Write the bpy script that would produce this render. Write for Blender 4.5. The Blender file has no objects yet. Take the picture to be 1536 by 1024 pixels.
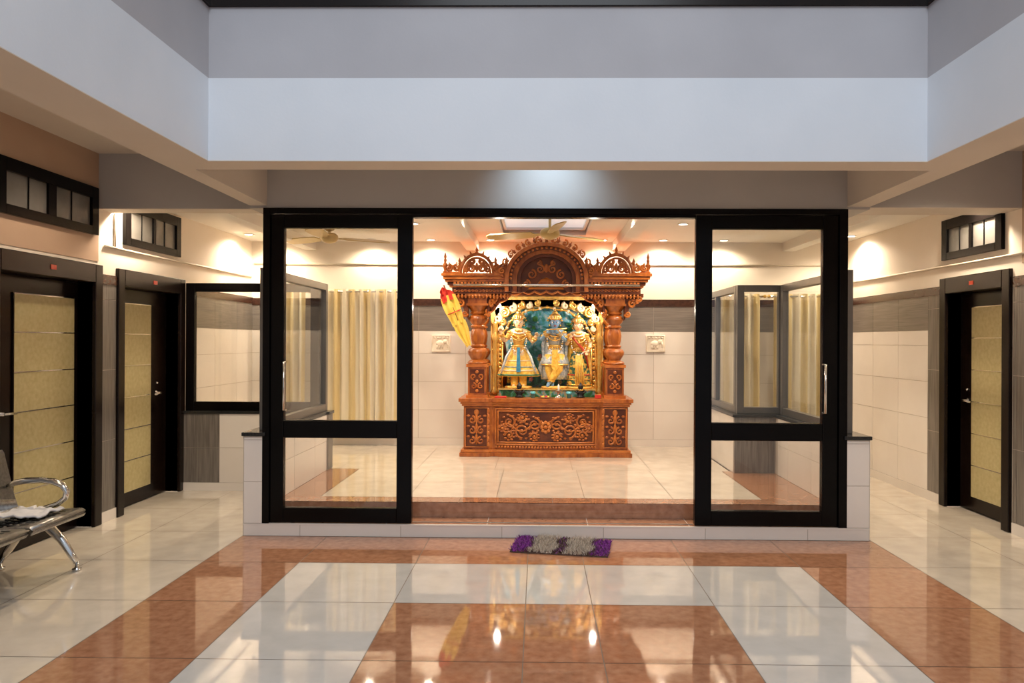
import bpy, math, random
from mathutils import Vector, Matrix, noise
random.seed(7)
S=bpy.context.scene
pi=math.pi
S.view_settings.view_transform='Standard'
S.view_settings.exposure=.12
# ---------------------------------------------------------------- materials
def mat(name,col,rough=.5,metal=0.0,col2=None,nscale=4.0,stretch=(1,1,1),detail=4,bump=0.0,bscale=None,
        emit=None,estr=0,coat=0.0,island=0.0,spec=.5,contrast=(.35,.65),sheen=0,ior=1.5):
    m=bpy.data.materials.new(name); m.use_nodes=True
    nt=m.node_tree; N=nt.nodes; L=nt.links
    b=N['Principled BSDF']
    b.inputs['Base Color'].default_value=(*col,1)
    b.inputs['Roughness'].default_value=rough
    b.inputs['Metallic'].default_value=metal
    b.inputs['Coat Weight'].default_value=coat
    b.inputs['IOR'].default_value=ior
    b.inputs['Specular IOR Level'].default_value=spec
    b.inputs['Sheen Weight'].default_value=sheen
    if emit:
        b.inputs['Emission Color'].default_value=(*emit,1); b.inputs['Emission Strength'].default_value=estr
    tc=N.new('ShaderNodeTexCoord'); mp=N.new('ShaderNodeMapping')
    mp.inputs['Scale'].default_value=stretch
    L.new(tc.outputs['Object'],mp.inputs['Vector'])
    cs=None
    if col2:
        n=N.new('ShaderNodeTexNoise'); n.inputs['Scale'].default_value=nscale; n.inputs['Detail'].default_value=detail
        L.new(mp.outputs[0],n.inputs['Vector'])
        r=N.new('ShaderNodeValToRGB'); r.color_ramp.elements[0].position=contrast[0]; r.color_ramp.elements[1].position=contrast[1]
        r.color_ramp.elements[0].color=(*col,1); r.color_ramp.elements[1].color=(*col2,1)
        L.new(n.outputs['Fac'],r.inputs[0]); cs=r.outputs[0]
    if island>0:
        g=N.new('ShaderNodeNewGeometry'); h=N.new('ShaderNodeHueSaturation')
        mr=N.new('ShaderNodeMapRange'); mr.inputs['To Min'].default_value=1-island; mr.inputs['To Max'].default_value=1+island
        L.new(g.outputs['Random Per Island'],mr.inputs['Value']); L.new(mr.outputs[0],h.inputs['Value'])
        if cs: L.new(cs,h.inputs['Color'])
        else: h.inputs['Color'].default_value=(*col,1)
        cs=h.outputs[0]
    if cs: L.new(cs,b.inputs['Base Color'])
    if bump>0:
        n2=N.new('ShaderNodeTexNoise'); n2.inputs['Scale'].default_value=bscale or 30; n2.inputs['Detail'].default_value=3
        L.new(mp.outputs[0],n2.inputs['Vector'])
        bp=N.new('ShaderNodeBump'); bp.inputs['Strength'].default_value=bump; bp.inputs['Distance'].default_value=.01
        L.new(n2.outputs['Fac'],bp.inputs['Height']); L.new(bp.outputs[0],b.inputs['Normal'])
    return m
M={}
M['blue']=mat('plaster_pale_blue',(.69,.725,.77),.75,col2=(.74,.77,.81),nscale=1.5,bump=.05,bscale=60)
M['grey']=mat('plaster_grey_unlit',(.43,.42,.44),.75,col2=(.47,.46,.48),nscale=1.5,bump=.05,bscale=60)
M['greyw']=mat('plaster_warm_grey',(.44,.42,.40),.7,col2=(.48,.46,.44),nscale=1.5,bump=.05,bscale=60)
M['cream']=mat('plaster_cream',(.82,.74,.64),.55,col2=(.86,.78,.68),nscale=1.5,bump=.05,bscale=60)
M['creamceil']=mat('plaster_ceiling',(.82,.79,.73),.6,col2=(.86,.83,.77),nscale=1.5)
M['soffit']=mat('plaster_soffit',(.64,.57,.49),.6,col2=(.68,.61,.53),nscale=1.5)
M['tan']=mat('plaster_tan',(.44,.30,.21),.6,col2=(.50,.35,.25),nscale=1.2)
M['marble_w']=mat('polished_tile_grey_white',(.53,.52,.50),.045,col2=(.60,.59,.57),nscale=6,detail=8,island=.03,contrast=(.3,.7),coat=.4)
M['marble_c']=mat('polished_tile_cream',(.62,.55,.46),.05,col2=(.70,.63,.53),nscale=6,detail=8,island=.03,coat=.4)
M['marble_b']=mat('polished_tile_brown',(.30,.135,.072),.045,col2=(.47,.245,.145),nscale=20,detail=12,island=.07,contrast=(.25,.75),coat=.4)
M['grout']=mat('grout',(.22,.17,.13),.8)
M['tilew']=mat('wall_tile_white',(.74,.69,.64),.22,col2=(.78,.73,.68),nscale=2,island=.03)
M['groutw']=mat('wall_grout',(.48,.42,.36),.8)
M['tileg']=mat('wall_tile_grey',(.12,.105,.095),.35,col2=(.21,.19,.17),nscale=5,stretch=(14,14,.6),island=.05,detail=6)
M['tilegh']=mat('wall_tile_grey_band',(.16,.14,.125),.35,col2=(.22,.195,.175),nscale=5,stretch=(.6,.6,14),island=.05,detail=6)
M['tilebr']=mat('tile_brown_border',(.035,.015,.010),.25,col2=(.07,.03,.018),nscale=25)
M['black']=mat('black_lacquer',(.0025,.002,.002),.22,col2=(.004,.003,.003),nscale=3,spec=.13)
M['granite']=mat('black_granite',(.01,.01,.01),.12,col2=(.03,.03,.03),nscale=90,spec=.35)
M['dbrown']=mat('dark_brown_frame',(.007,.0035,.0028),.25,col2=(.011,.006,.004),nscale=3,spec=.22)
M['alum']=mat('aluminium_dark',(.16,.15,.14),.3,metal=.7,col2=(.2,.19,.18),nscale=3)
M['yellow']=mat('door_laminate',(.42,.35,.165),.42,col2=(.54,.47,.25),nscale=28,stretch=(1,1,1),detail=10,bump=.03,contrast=(.25,.75))
M['steel']=mat('chrome_steel',(.70,.69,.67),.14,metal=1,col2=(.78,.77,.75),nscale=3)
M['seat']=mat('seat_metal',(.33,.32,.30),.3,metal=.9,col2=(.42,.41,.39),nscale=50,contrast=(.45,.55))
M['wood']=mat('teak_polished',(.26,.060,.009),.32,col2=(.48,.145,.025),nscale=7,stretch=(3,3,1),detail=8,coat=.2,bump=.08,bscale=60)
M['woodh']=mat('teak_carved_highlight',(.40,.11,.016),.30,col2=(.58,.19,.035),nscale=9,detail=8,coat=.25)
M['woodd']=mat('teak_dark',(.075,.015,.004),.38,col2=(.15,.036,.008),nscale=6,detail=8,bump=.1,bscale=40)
M['gold']=mat('gold_leaf',(.90,.52,.11),.26,metal=.7,col2=(.98,.68,.22),nscale=30,bump=.15,bscale=90)
M['goldp']=mat('gold_paint',(.76,.42,.07),.35,metal=.2,col2=(.92,.62,.20),nscale=20)
M['crm']=mat('ivory_paint',(.82,.66,.42),.4,col2=(.90,.76,.54),nscale=20)
M['fan']=mat('fan_gold',(.52,.38,.14),.3,metal=.1,col2=(.60,.45,.20),nscale=5)
M['white']=mat('white_paint',(.80,.78,.74),.4,col2=(.84,.82,.78),nscale=5)
M['pvc']=mat('pvc_conduit',(.62,.54,.43),.4,col2=(.66,.58,.47),nscale=5)
M['red']=mat('red_cloth',(.50,.02,.015),.6,col2=(.65,.05,.03),nscale=20)
M['yel']=mat('yellow_cloth',(.78,.52,.07),.6,col2=(.88,.64,.13),nscale=10)
M['cyan']=mat('cyan_cup',(.08,.42,.55),.2,col2=(.15,.55,.65),nscale=9)
M['purple']=mat('rug_purple',(.16,.02,.20),.95,col2=(.26,.05,.32),nscale=60)
M['rugbr']=mat('rug_brown',(.07,.04,.03),.95,col2=(.14,.09,.07),nscale=60)
M['rugw']=mat('rug_beige',(.42,.35,.28),.95,col2=(.56,.49,.40),nscale=60)
M['cloth']=mat('white_cloth',(.62,.62,.64),.9,col2=(.75,.75,.77),nscale=8)
M['ventg']=mat('frosted_glass',(.11,.105,.095),.25,col2=(.17,.16,.15),nscale=3)
M['lamp']=mat('lamp_emitter',(1,.9,.7),.4,emit=(1,.84,.62),estr=30)
M['panel']=mat('ceiling_light_panel',(.7,.8,.9),.3,emit=(.80,.88,.95),estr=.4)
M['plaq']=mat('plaque_stone',(.82,.73,.60),.5,col2=(.88,.80,.68),nscale=20,bump=.2,bscale=50)
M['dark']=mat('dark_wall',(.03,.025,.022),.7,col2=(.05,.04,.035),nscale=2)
M['teal']=mat('teal_glass',(.02,.10,.11),.15,col2=(.03,.16,.17),nscale=2)
M['redsign']=mat('red_sign',(.35,.03,.012),.4,col2=(.42,.05,.02),nscale=8)
M['pink']=mat('pink_petal',(.75,.18,.25),.4,col2=(.85,.35,.40),nscale=20)
M['leaf']=mat('leaf_green',(.02,.20,.05),.4,col2=(.08,.36,.10),nscale=20)
M['sky']=mat('painted_blue',(.10,.32,.55),.4,col2=(.55,.72,.80),nscale=9)

def curtain_mat():
    m=mat('curtain_fabric',(.72,.60,.32),.75,sheen=.3); nt=m.node_tree;N=nt.nodes;L=nt.links
    b=N['Principled BSDF']; tc=N.new('ShaderNodeTexCoord'); w=N.new('ShaderNodeTexWave'); w.bands_direction='X'
    w.inputs['Scale'].default_value=1.6; w.inputs['Distortion'].default_value=.6
    L.new(tc.outputs['Object'],w.inputs['Vector'])
    r=N.new('ShaderNodeValToRGB'); e=r.color_ramp.elements
    e[0].color=(.80,.64,.32,1); e[1].color=(.92,.84,.66,1); e[0].position=.3; e[1].position=.55
    L.new(w.outputs['Fac'],r.inputs[0]); L.new(r.outputs[0],b.inputs['Base Color'])
    t=N.new('ShaderNodeBsdfTranslucent'); L.new(r.outputs[0],t.inputs['Color'])
    mx=N.new('ShaderNodeMixShader'); mx.inputs[0].default_value=.25
    L.new(b.outputs[0],mx.inputs[1]); L.new(t.outputs[0],mx.inputs[2]); L.new(mx.outputs[0],N['Material Output'].inputs['Surface'])
    return m
M['curtain']=curtain_mat()
def glass_mat():
    m=bpy.data.materials.new('clear_glass'); m.use_nodes=True; nt=m.node_tree;N=nt.nodes;L=nt.links
    N.remove(N['Principled BSDF'])
    t=N.new('ShaderNodeBsdfTransparent'); t.inputs[0].default_value=(.95,.96,.955,1)
    g=N.new('ShaderNodeBsdfGlossy'); g.inputs['Roughness'].default_value=.01
    f=N.new('ShaderNodeLayerWeight'); f.inputs['Blend'].default_value=.5
    p=N.new('ShaderNodeMath'); p.operation='POWER'; p.inputs[1].default_value=5; L.new(f.outputs['Facing'],p.inputs[0])
    q=N.new('ShaderNodeMath'); q.operation='MULTIPLY_ADD'; q.inputs[1].default_value=.9; q.inputs[2].default_value=.04; L.new(p.outputs[0],q.inputs[0])
    mx=N.new('ShaderNodeMixShader'); L.new(q.outputs[0],mx.inputs[0]); L.new(t.outputs[0],mx.inputs[1]); L.new(g.outputs[0],mx.inputs[2])
    L.new(mx.outputs[0],N['Material Output'].inputs['Surface']); return m
M['glass']=glass_mat()
def paint_mat():
    m=mat('painted_forest_scene',(.05,.2,.2),.35); nt=m.node_tree;N=nt.nodes;L=nt.links
    b=N['Principled BSDF']; tc=N.new('ShaderNodeTexCoord')
    n=N.new('ShaderNodeTexNoise'); n.inputs['Scale'].default_value=7; n.inputs['Detail'].default_value=6; n.inputs['Distortion'].default_value=1.6
    L.new(tc.outputs['Object'],n.inputs['Vector'])
    sx=N.new('ShaderNodeSeparateXYZ'); L.new(tc.outputs['Object'],sx.inputs[0])
    mr=N.new('ShaderNodeMapRange'); mr.inputs['From Min'].default_value=1.0; mr.inputs['From Max'].default_value=1.75
    L.new(sx.outputs['Z'],mr.inputs['Value'])
    r1=N.new('ShaderNodeValToRGB'); e=r1.color_ramp.elements
    e[0].position=.34; e[0].color=(.01,.04,.02,1); e[1].position=.68; e[1].color=(.18,.55,.14,1)
    x=e.new(.46); x.color=(.02,.16,.04,1); x=e.new(.54); x.color=(.12,.28,.34,1); x=e.new(.6); x.color=(.35,.22,.08,1)
    r2=N.new('ShaderNodeValToRGB'); e=r2.color_ramp.elements
    e[0].position=.34; e[0].color=(.02,.14,.22,1); e[1].position=.64; e[1].color=(.75,.86,.88,1)
    x=e.new(.43); x.color=(.05,.34,.30,1); x=e.new(.50); x.color=(.10,.42,.66,1); x=e.new(.57); x.color=(.34,.62,.72,1)
    L.new(n.outputs['Fac'],r1.inputs[0]); L.new(n.outputs['Fac'],r2.inputs[0])
    mx=N.new('ShaderNodeMix'); mx.data_type='RGBA'
    L.new(mr.outputs[0],mx.inputs[0]); L.new(r1.outputs[0],mx.inputs[6]); L.new(r2.outputs[0],mx.inputs[7])
    L.new(mx.outputs[2],b.inputs['Base Color']); return m
M['paint']=paint_mat()

# ---------------------------------------------------------------- mesh builder
class MB:
    def __init__(s): s.v=[];s.f=[];s.m=[];s.mats=[];s.sm=[]
    def add(s,vs,fs,m,smooth=False):
        if isinstance(m,str): m=M[m]
        if m not in s.mats: s.mats.append(m)
        k=s.mats.index(m); o=len(s.v)
        s.v+= [tuple(v) for v in vs]
        for f in fs: s.f.append([i+o for i in f]); s.m.append(k); s.sm.append(smooth)
    def box(s,x0,x1,y0,y1,z0,z1,m,R=None):
        vs=[(x,y,z) for z in (z0,z1) for y in (y0,y1) for x in (x0,x1)]
        if R: vs=[R@Vector(v) for v in vs]
        s.add(vs,[(0,2,3,1),(4,5,7,6),(0,1,5,4),(2,6,7,3),(0,4,6,2),(1,3,7,5)],m)
    def prism(s,pts,a,b,axis,m,smooth=False):
        def P(p,t):
            return {'y':(p[0],t,p[1]),'z':(p[0],p[1],t),'x':(t,p[0],p[1])}[axis]
        n=len(pts); vs=[P(p,a) for p in pts]+[P(p,b) for p in pts]
        fs=[tuple(range(n)),tuple(reversed(range(n,2*n)))]+[(i,i+n,(i+1)%n+n,(i+1)%n) for i in range(n)]
        s.add(vs,fs,m,smooth)
    def lathe(s,prof,c,m,seg=20,mod=None,T=None,smooth=True,sy=1):
        vs=[];n=len(prof)
        for j,(r,z) in enumerate(prof):
            for i in range(seg):
                a=2*pi*i/seg; rr=r*(mod(a,j/(n-1)) if mod else 1)
                p=Vector((rr*math.cos(a),rr*math.sin(a)*sy,z))
                if T: p=T@p
                vs.append(p+Vector(c))
        fs=[(j*seg+i,j*seg+(i+1)%seg,(j+1)*seg+(i+1)%seg,(j+1)*seg+i) for j in range(n-1) for i in range(seg)]
        fs.append(tuple(reversed(range(seg)))); fs.append(tuple(range((n-1)*seg,n*seg)))
        s.add(vs,fs,m,smooth)
    def tube(s,pts,r,m,seg=6,closed=False):
        pts=[Vector(p) for p in pts]; n=len(pts)
        rs=r if isinstance(r,(list,tuple)) else [r]*n
        vs=[];up=None
        for i,p in enumerate(pts):
            if closed: d=pts[(i+1)%n]-pts[i-1]
            else: d=pts[min(i+1,n-1)]-pts[max(i-1,0)]
            if d.length<1e-9: d=Vector((0,0,1))
            d.normalize()
            if up is None: up=d.orthogonal().normalized()
            else:
                up=up-d*up.dot(d)
                up=up.normalized() if up.length>1e-6 else d.orthogonal().normalized()
            q=d.cross(up)
            for k in range(seg):
                a=2*pi*k/seg; vs.append(p+(up*math.cos(a)+q*math.sin(a))*rs[i])
        fs=[(j*seg+k,j*seg+(k+1)%seg,(j+1)*seg+(k+1)%seg,(j+1)*seg+k) for j in range(n-1) for k in range(seg)]
        if closed: fs+=[((n-1)*seg+k,(n-1)*seg+(k+1)%seg,(k+1)%seg,k) for k in range(seg)]
        else: fs+=[tuple(reversed(range(seg))),tuple(range((n-1)*seg,n*seg))]
        s.add(vs,fs,m,True)
    def ell(s,c,r,m,seg=12,rings=8,fn=None):
        if not isinstance(r,(tuple,list)): r=(r,r,r)
        vs=[]
        for j in range(rings+1):
            t=pi*j/rings; tt=max(min(t,pi-1e-3),1e-3)
            for i in range(seg):
                a=2*pi*i/seg
                p=Vector((math.sin(tt)*math.cos(a)*r[0],math.sin(tt)*math.sin(a)*r[1],math.cos(tt)*r[2]))
                if fn: p=fn(p)
                vs.append(p+Vector(c))
        fs=[((j+1)*seg+i,(j+1)*seg+(i+1)%seg,j*seg+(i+1)%seg,j*seg+i) for j in range(rings) for i in range(seg)]
        s.add(vs,fs,m,True)
    def make(s,name,parent=None,bevel=0):
        me=bpy.data.meshes.new(name); me.from_pydata(s.v,[],s.f)
        for m in s.mats: me.materials.append(m)
        for p,k,sm in zip(me.polygons,s.m,s.sm): p.material_index=k; p.use_smooth=sm
        me.update()
        o=bpy.data.objects.new(name,me); S.collection.objects.link(o)
        if parent: o.parent=parent
        if bevel:
            b=o.modifiers.new('b','BEVEL'); b.width=bevel; b.segments=2; b.limit_method='ANGLE'
        return o
def empty(name,loc=(0,0,0)):
    e=bpy.data.objects.new(name,None); e.empty_display_size=.1; S.collection.objects.link(e); e.location=loc; return e

def tiles(mb,axis,fix,a0,a1,z0,z1,tw,th,m,d,off=0,g=.005):
    t0,t1=sorted((fix,fix+d*.006)); q0,q1=sorted((fix,fix+d*.009))
    if axis=='x': mb.box(t0,t1,a0,a1,z0,z1,'groutw')
    else: mb.box(a0,a1,t0,t1,z0,z1,'groutw')
    a=a0-off
    while a<a1-1e-4:
        z=z0
        while z<z1-1e-4:
            s0,s1=max(a,a0)+g/2,min(a+tw,a1)-g/2; r0,r1=z+g/2,min(z+th,z1)-g/2
            if s1-s0>.01 and r1-r0>.01:
                if axis=='x': mb.box(q0,q1,s0,s1,r0,r1,m)
                else: mb.box(s0,s1,q0,q1,r0,r1,m)
            z+=th
        a+=tw

# ---------------------------------------------------------------- dimensions
XL,XR=-3.68,3.89; YB=9.37; YF=5.80; HF=.22; PZ=.10
# floor
fl=MB(); fl.box(XL-.25,XR+.25,-4,YB,-.12,-.002,'grout')
def quad(mb,x0,x1,y0,y1,z,m,g=.005):
    mb.add([(x0+g/2,y0+g/2,z),(x1-g/2,y0+g/2,z),(x1-g/2,y1-g/2,z),(x0+g/2,y1-g/2,z)],[(0,1,2,3)],m)
xb=[-2.337,-1.662,-.848,-.067,.325,1.044,1.82,2.615]
yb=[5.78,5.10,4.33]
while yb[-1]>-3.9: yb.append(yb[-1]-.785)
for j in range(len(yb)-1):
    for i in range(7):
        if j==0: m='marble_b'
        elif j==1: m='marble_b' if i in(0,6) else 'marble_w'
        else: m='marble_w' if i in(1,5) else 'marble_b'
        quad(fl,xb[i],xb[i+1],yb[j+1],yb[j],0,m)
y=yb[-1]
rows=[]
while y<YB: rows.append((y,min(y+.785,YB))); y+=.785
for (a,b) in rows:
    if a<7.6:
        for x0,x1 in ((XL-.2,-3.13),(-3.13,-2.337)): quad(fl,x0,x1,a,b,0,'marble_c')
    for x0,x1 in ((2.615,3.41),(3.41,XR+.2)): quad(fl,x0,x1,a,b,0,'marble_c')
fl.make('floor')
# raised platform (plinth + hall floor)
pf=MB()
pf.box(-2.33,2.60,5.79,6.06,0,PZ-.012,'groutw')
tiles(pf,'y',5.79,-2.33,2.60,0,PZ-.005,.8,.2,'tilew',-1,off=.35)
pf.box(-2.33,2.6,5.779,6.06,PZ-.012,PZ-.001,'tilew')
for x0,x1 in ((-2.33,-1.2),(-1.2,-.4),(-.4,.4),(.4,1.2),(1.2,2.60)): quad(pf,x0,x1,5.80,6.06,PZ,'marble_b')
pf.box(-2.2,2.45,6.05,7.55,.0,HF-.003,'grout'); pf.box(XL,1.98,7.55,YB,0,HF-.003,'grout')
pf.box(-2.2,2.45,6.035,6.052,PZ+.001,HF,'marble_b')
def hall(x0,x1,y0,y1,m,t=.785):
    nx=max(1,round((x1-x0)/t)); ny=max(1,round((y1-y0)/t))
    for i in range(nx):
        for j in range(ny):
            quad(pf,x0+(x1-x0)*i/nx,x0+(x1-x0)*(i+1)/nx,y0+(y1-y0)*j/ny,y0+(y1-y0)*(j+1)/ny,HF,m)
hall(-2.2,2.45,6.03,6.24,'marble_b'); hall(-1.85,1.9,6.24,7.6,'marble_c')
hall(-2.2,-1.85,6.24,7.6,'marble_b'); hall(1.9,2.45,6.24,7.6,'marble_b'); hall(XL,1.98,7.6,YB,'marble_c')
pf.make('floor_platform')

# ---------------------------------------------------------------- walls
def cutwall(X,d,doors,z1=3.1,y0=-4,y1=YB):
    w=MB(); xo=X-d*.22; a,b=sorted((X,xo))
    ys=y0
    for (p,q) in doors:
        w.box(a,b,ys,p,0,z1,'cream'); w.box(a,b,p,q,2.12,z1,'cream'); ys=q
        e0,e1=sorted((xo,xo-d*.03)); w.box(e0,e1,p,q,0,2.12,'dark')
    w.box(a,b,ys,y1,0,z1,'cream')
    return w
wl=cutwall(XL,1,[(4.93,6.0),(6.43,7.44)])
wl.box(XL,XL+.006,-4,6.07,2.2,3.1,'tan')
tiles(wl,'x',XL,6.10,6.33,.09,2.02,.3,.6,'tileg',1)
tiles(wl,'x',XL,3.5,4.83,.09,2.02,.45,.6,'tileg',1)
tiles(wl,'x',XL,7.68,YB,1.68,2.02,.6,.34,'tilegh',1)
tiles(wl,'x',XL,7.68,YB,HF+.09,1.68,.6,.36,'tilew',1)
wl.box(XL,XL+.014,6.10,6.33,2.02,2.10,'tilebr'); wl.box(XL,XL+.014,7.68,YB,2.02,2.10,'tilebr')
wl.make('wall_left')
wr=cutwall(XR,-1,[(6.17,7.02)])
wr.box(XR-.006,XR,-4,5.95,2.2,3.1,'tan')
tiles(wr,'x',XR,7.14,7.36,.09,2.02,.3,.6,'tileg',-1)
tiles(wr,'x',XR,5.4,6.05,.09,2.02,.3,.6,'tileg',-1)
tiles(wr,'x',XR,7.36,YB,1.68,2.02,.6,.34,'tilegh',-1)
tiles(wr,'x',XR,7.36,YB,.09,1.68,.6,.36,'tilew',-1)
wr.box(XR-.014,XR,7.14,YB,2.02,2.10,'tilebr'); wr.box(XR-.014,XR,5.0,6.05,2.02,2.10,'tilebr')
wr.make('wall_right')
wb=MB(); wb.box(XL-.2,XR+.2,YB,YB+.2,0,3.1,'cream')
tiles(wb,'y',YB,XL,XR,HF+.09,1.68,.6,.36,'tilew',-1,off=.25)
tiles(wb,'y',YB,XL,XR,1.68,2.0,.6,.34,'tilegh',-1,off=.25)
wb.box(XL,XR,YB-.014,YB,2.0,2.09,'tilebr')
wb.make('wall_back')
b=MB(); b.box(XL,1.98,YB-.016,YB,HF,HF+.09,'tilew'); b.make('baseboard_back')
b=MB(); 
for p,q in ((-4,4.83),(6.10,6.33)): b.box(XL,XL+.016,p,q,0,.09,'tilew')
b.make('baseboard_left')
b=MB()
for p,q in ((-4,6.05),(7.14,YB-.02)): b.box(XR-.016,XR,p,q,0,.09,'tilew')
b.make('baseboard_right')

# ---------------------------------------------------------------- void beams / parapets
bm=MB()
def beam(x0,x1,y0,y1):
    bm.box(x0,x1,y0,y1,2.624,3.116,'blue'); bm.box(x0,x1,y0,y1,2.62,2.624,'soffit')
    bm.box(x0,x1,y0,y1,3.116,3.54,'grey')  # upper band: its lack of light is put into a greyer plaster
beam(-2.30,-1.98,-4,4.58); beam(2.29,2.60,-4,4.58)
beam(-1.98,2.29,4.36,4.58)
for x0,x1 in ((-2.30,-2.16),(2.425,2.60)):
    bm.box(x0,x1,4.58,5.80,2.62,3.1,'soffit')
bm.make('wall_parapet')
t=MB(); t.box(-2.32,-1.96,-4,4.6,3.54,3.575,'dbrown'); t.box(2.27,2.62,-4,4.6,3.54,3.575,'dbrown'); t.box(-1.96,2.27,4.34,4.6,3.54,3.575,'dbrown')
t.make('trim_1')
w=MB(); w.box(-2.30,2.60,5.80,6.20,2.60,3.1,'greyw')
w.box(XL,-2.30,6.07,6.27,2.645,3.1,'greyw'); w.box(2.60,XR,5.95,6.27,2.645,3.1,'greyw')
w.box(XL,-2.30,6.07,6.27,2.64,2.645,'soffit'); w.box(2.60,XR,5.95,6.27,2.64,2.645,'soffit')
w.make('wall_front_beam')
c=MB()
c.box(XL-.2,-2.30,-4,6.2,3.1,3.2,'soffit'); c.box(2.60,XR+.2,-4,6.2,3.1,3.2,'soffit'); c.box(-2.30,2.60,4.58,6.2,3.1,3.2,'creamceil')
c.box(XL-.2,-.42,6.2,YB+.2,2.82,3.2,'creamceil'); c.box(.56,XR+.2,6.2,YB+.2,2.82,3.2,'creamceil')
c.box(-.42,.56,6.2,7.0,2.82,3.2,'creamceil'); c.box(-.42,.56,8.75,YB+.2,2.82,3.2,'creamceil'); c.box(-.42,.56,7,8.75,2.95,3.2,'creamceil')
c.make('ceiling')
t=MB(); 
for x0,x1 in ((-.92,-.76),(.94,1.10),(-3.0,-2.85),(3.1,3.25)): t.box(x0,x1,6.27,YB,2.71,2.82,'creamceil')
t.make('ceiling_beams')
p=MB(); p.box(-.38,.52,7.06,8.69,2.90,2.94,'panel')
for k in range(3): p.box(-.41,.55,7.03+.82*k,7.06+.82*k,2.87,2.94,'white')
p.box(-.41,-.38,7.03,8.72,2.87,2.94,'white'); p.box(.52,.55,7.03,8.72,2.87,2.94,'white'); p.make('ceiling_light_panel')
# upper storey behind parapet
u=MB(); u.box(-6,6,6.6,6.8,3.2,6.2,'dark'); u.box(-6,6,4.4,6.8,5.6,5.7,'dark'); u.make('wall_upper_back')  # dark colour stands in for shade on the upper storey walls
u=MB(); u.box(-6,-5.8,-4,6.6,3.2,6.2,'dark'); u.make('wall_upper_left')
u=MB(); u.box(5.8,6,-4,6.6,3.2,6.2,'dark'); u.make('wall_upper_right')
for k,(a,bb) in enumerate(((-1.9,-1.1),(-.6,.5),(1.0,2.2))):
    u=MB(); u.box(a,bb,6.56,6.59,3.8,5.2,'teal'); 
    for q in (a-.06,bb,(a+bb)/2-.03): u.box(q,q+.06,6.52,6.59,3.75,5.25,'woodd')
    u.make('window_upper_%d'%(k+1))

# ---------------------------------------------------------------- low walls
lw=MB()
lw.box(-2.33,-2.175,5.79,7.50,.0,.79,'groutw'); tiles(lw,'y',5.79,-2.33,-2.175,PZ,.79,.4,.33,'tilew',-1)
tiles(lw,'x',-2.175,5.90,7.5,HF,.79,.6,.3,'tilew',1); tiles(lw,'x',-2.33,5.79,7.5,0,.79,.6,.4,'tilew',-1)
lw.box(XL,-2.16,7.52,7.66,0,.79,'groutw'); tiles(lw,'y',7.52,XL,-3.28,.08,.79,.6,.36,'tileg',-1); tiles(lw,'y',7.52,-3.28,-2.33,.08,.79,.6,.36,'tilew',-1)
lw.box(XL,-2.33,7.505,7.52,0,.08,'tilew')
tiles(lw,'x',-2.16,7.5,7.66,HF,.79,.6,.6,'tileg',1)
lw.make('wall_low_left')
lw=MB()
lw.box(2.42,2.60,5.79,7.50,.0,.79,'groutw'); tiles(lw,'y',5.79,2.41,2.60,PZ,.79,.4,.33,'tilew',-1)
tiles(lw,'x',2.42,5.90,7.4,HF,.79,.6,.3,'tilew',-1); tiles(lw,'x',2.60,5.79,7.5,0,.79,.6,.4,'tilew',1)
lw.box(2.0,2.60,7.50,7.65,0,.79,'groutw'); tiles(lw,'y',7.50,2.0,2.41,HF,.79,.41,.6,'tileg',-1)
lw.box(2.0,2.14,7.65,YB,0,.79,'groutw'); tiles(lw,'x',2.0,7.5,YB-.02,HF,.79,.6,.3,'tilew',-1)
lw.make('wall_low_right')
t=MB(); t.box(-2.345,-2.16,5.765,7.5,.79,.82,'granite'); t.box(XL,-2.14,7.5,7.68,.79,.82,'granite'); t.make('trim_2',bevel=.004)
t=MB(); t.box(2.40,2.615,5.765,7.5,.79,.82,'granite'); t.box(1.98,2.615,7.48,7.67,.79,.82,'granite'); t.box(1.98,2.16,7.67,YB-.02,.79,.82,'granite'); t.make('trim_3',bevel=.004)

def glazed(name,axis,fix,a0,a1,z0,z1,fw=.07,th=.06,m='black',mull=()):
    g=MB()
    def bx(s0,s1,r0,r1,mm,t=th):
        if axis=='y': g.box(s0,s1,fix-t/2,fix+t/2,r0,r1,mm)
        else: g.box(fix-t/2,fix+t/2,s0,s1,r0,r1,mm)
    bx(a0,a0+fw,z0,z1,m); bx(a1-fw,a1,z0,z1,m); bx(a0+fw,a1-fw,z0,z0+fw,m); bx(a0+fw,a1-fw,z1-fw,z1,m)
    for q in mull: bx(q-fw/2,q+fw/2,z0+fw,z1-fw,m,th*.9)
    bx(a0+fw-.01,a1-fw+.01,z0+fw-.01,z1-fw+.01,'glass',.008)
    return g.make(name,bevel=.004)
glazed('window_1','y',7.59,XL+.02,-2.27,.82,2.14,fw=.09)
glazed('window_2','x',-2.235,5.93,7.66,.82,2.14,fw=.07,m='alum')
glazed('window_3','x',2.50,5.93,7.52,.82,2.14,fw=.07,m='alum')
glazed('window_4','y',7.575,2.04,2.53,.82,2.14,fw=.07,m='alum')
glazed('window_5','x',2.07,7.62,YB-.02,.82,2.14,fw=.07,m='alum',mull=(8.5,))

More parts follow.
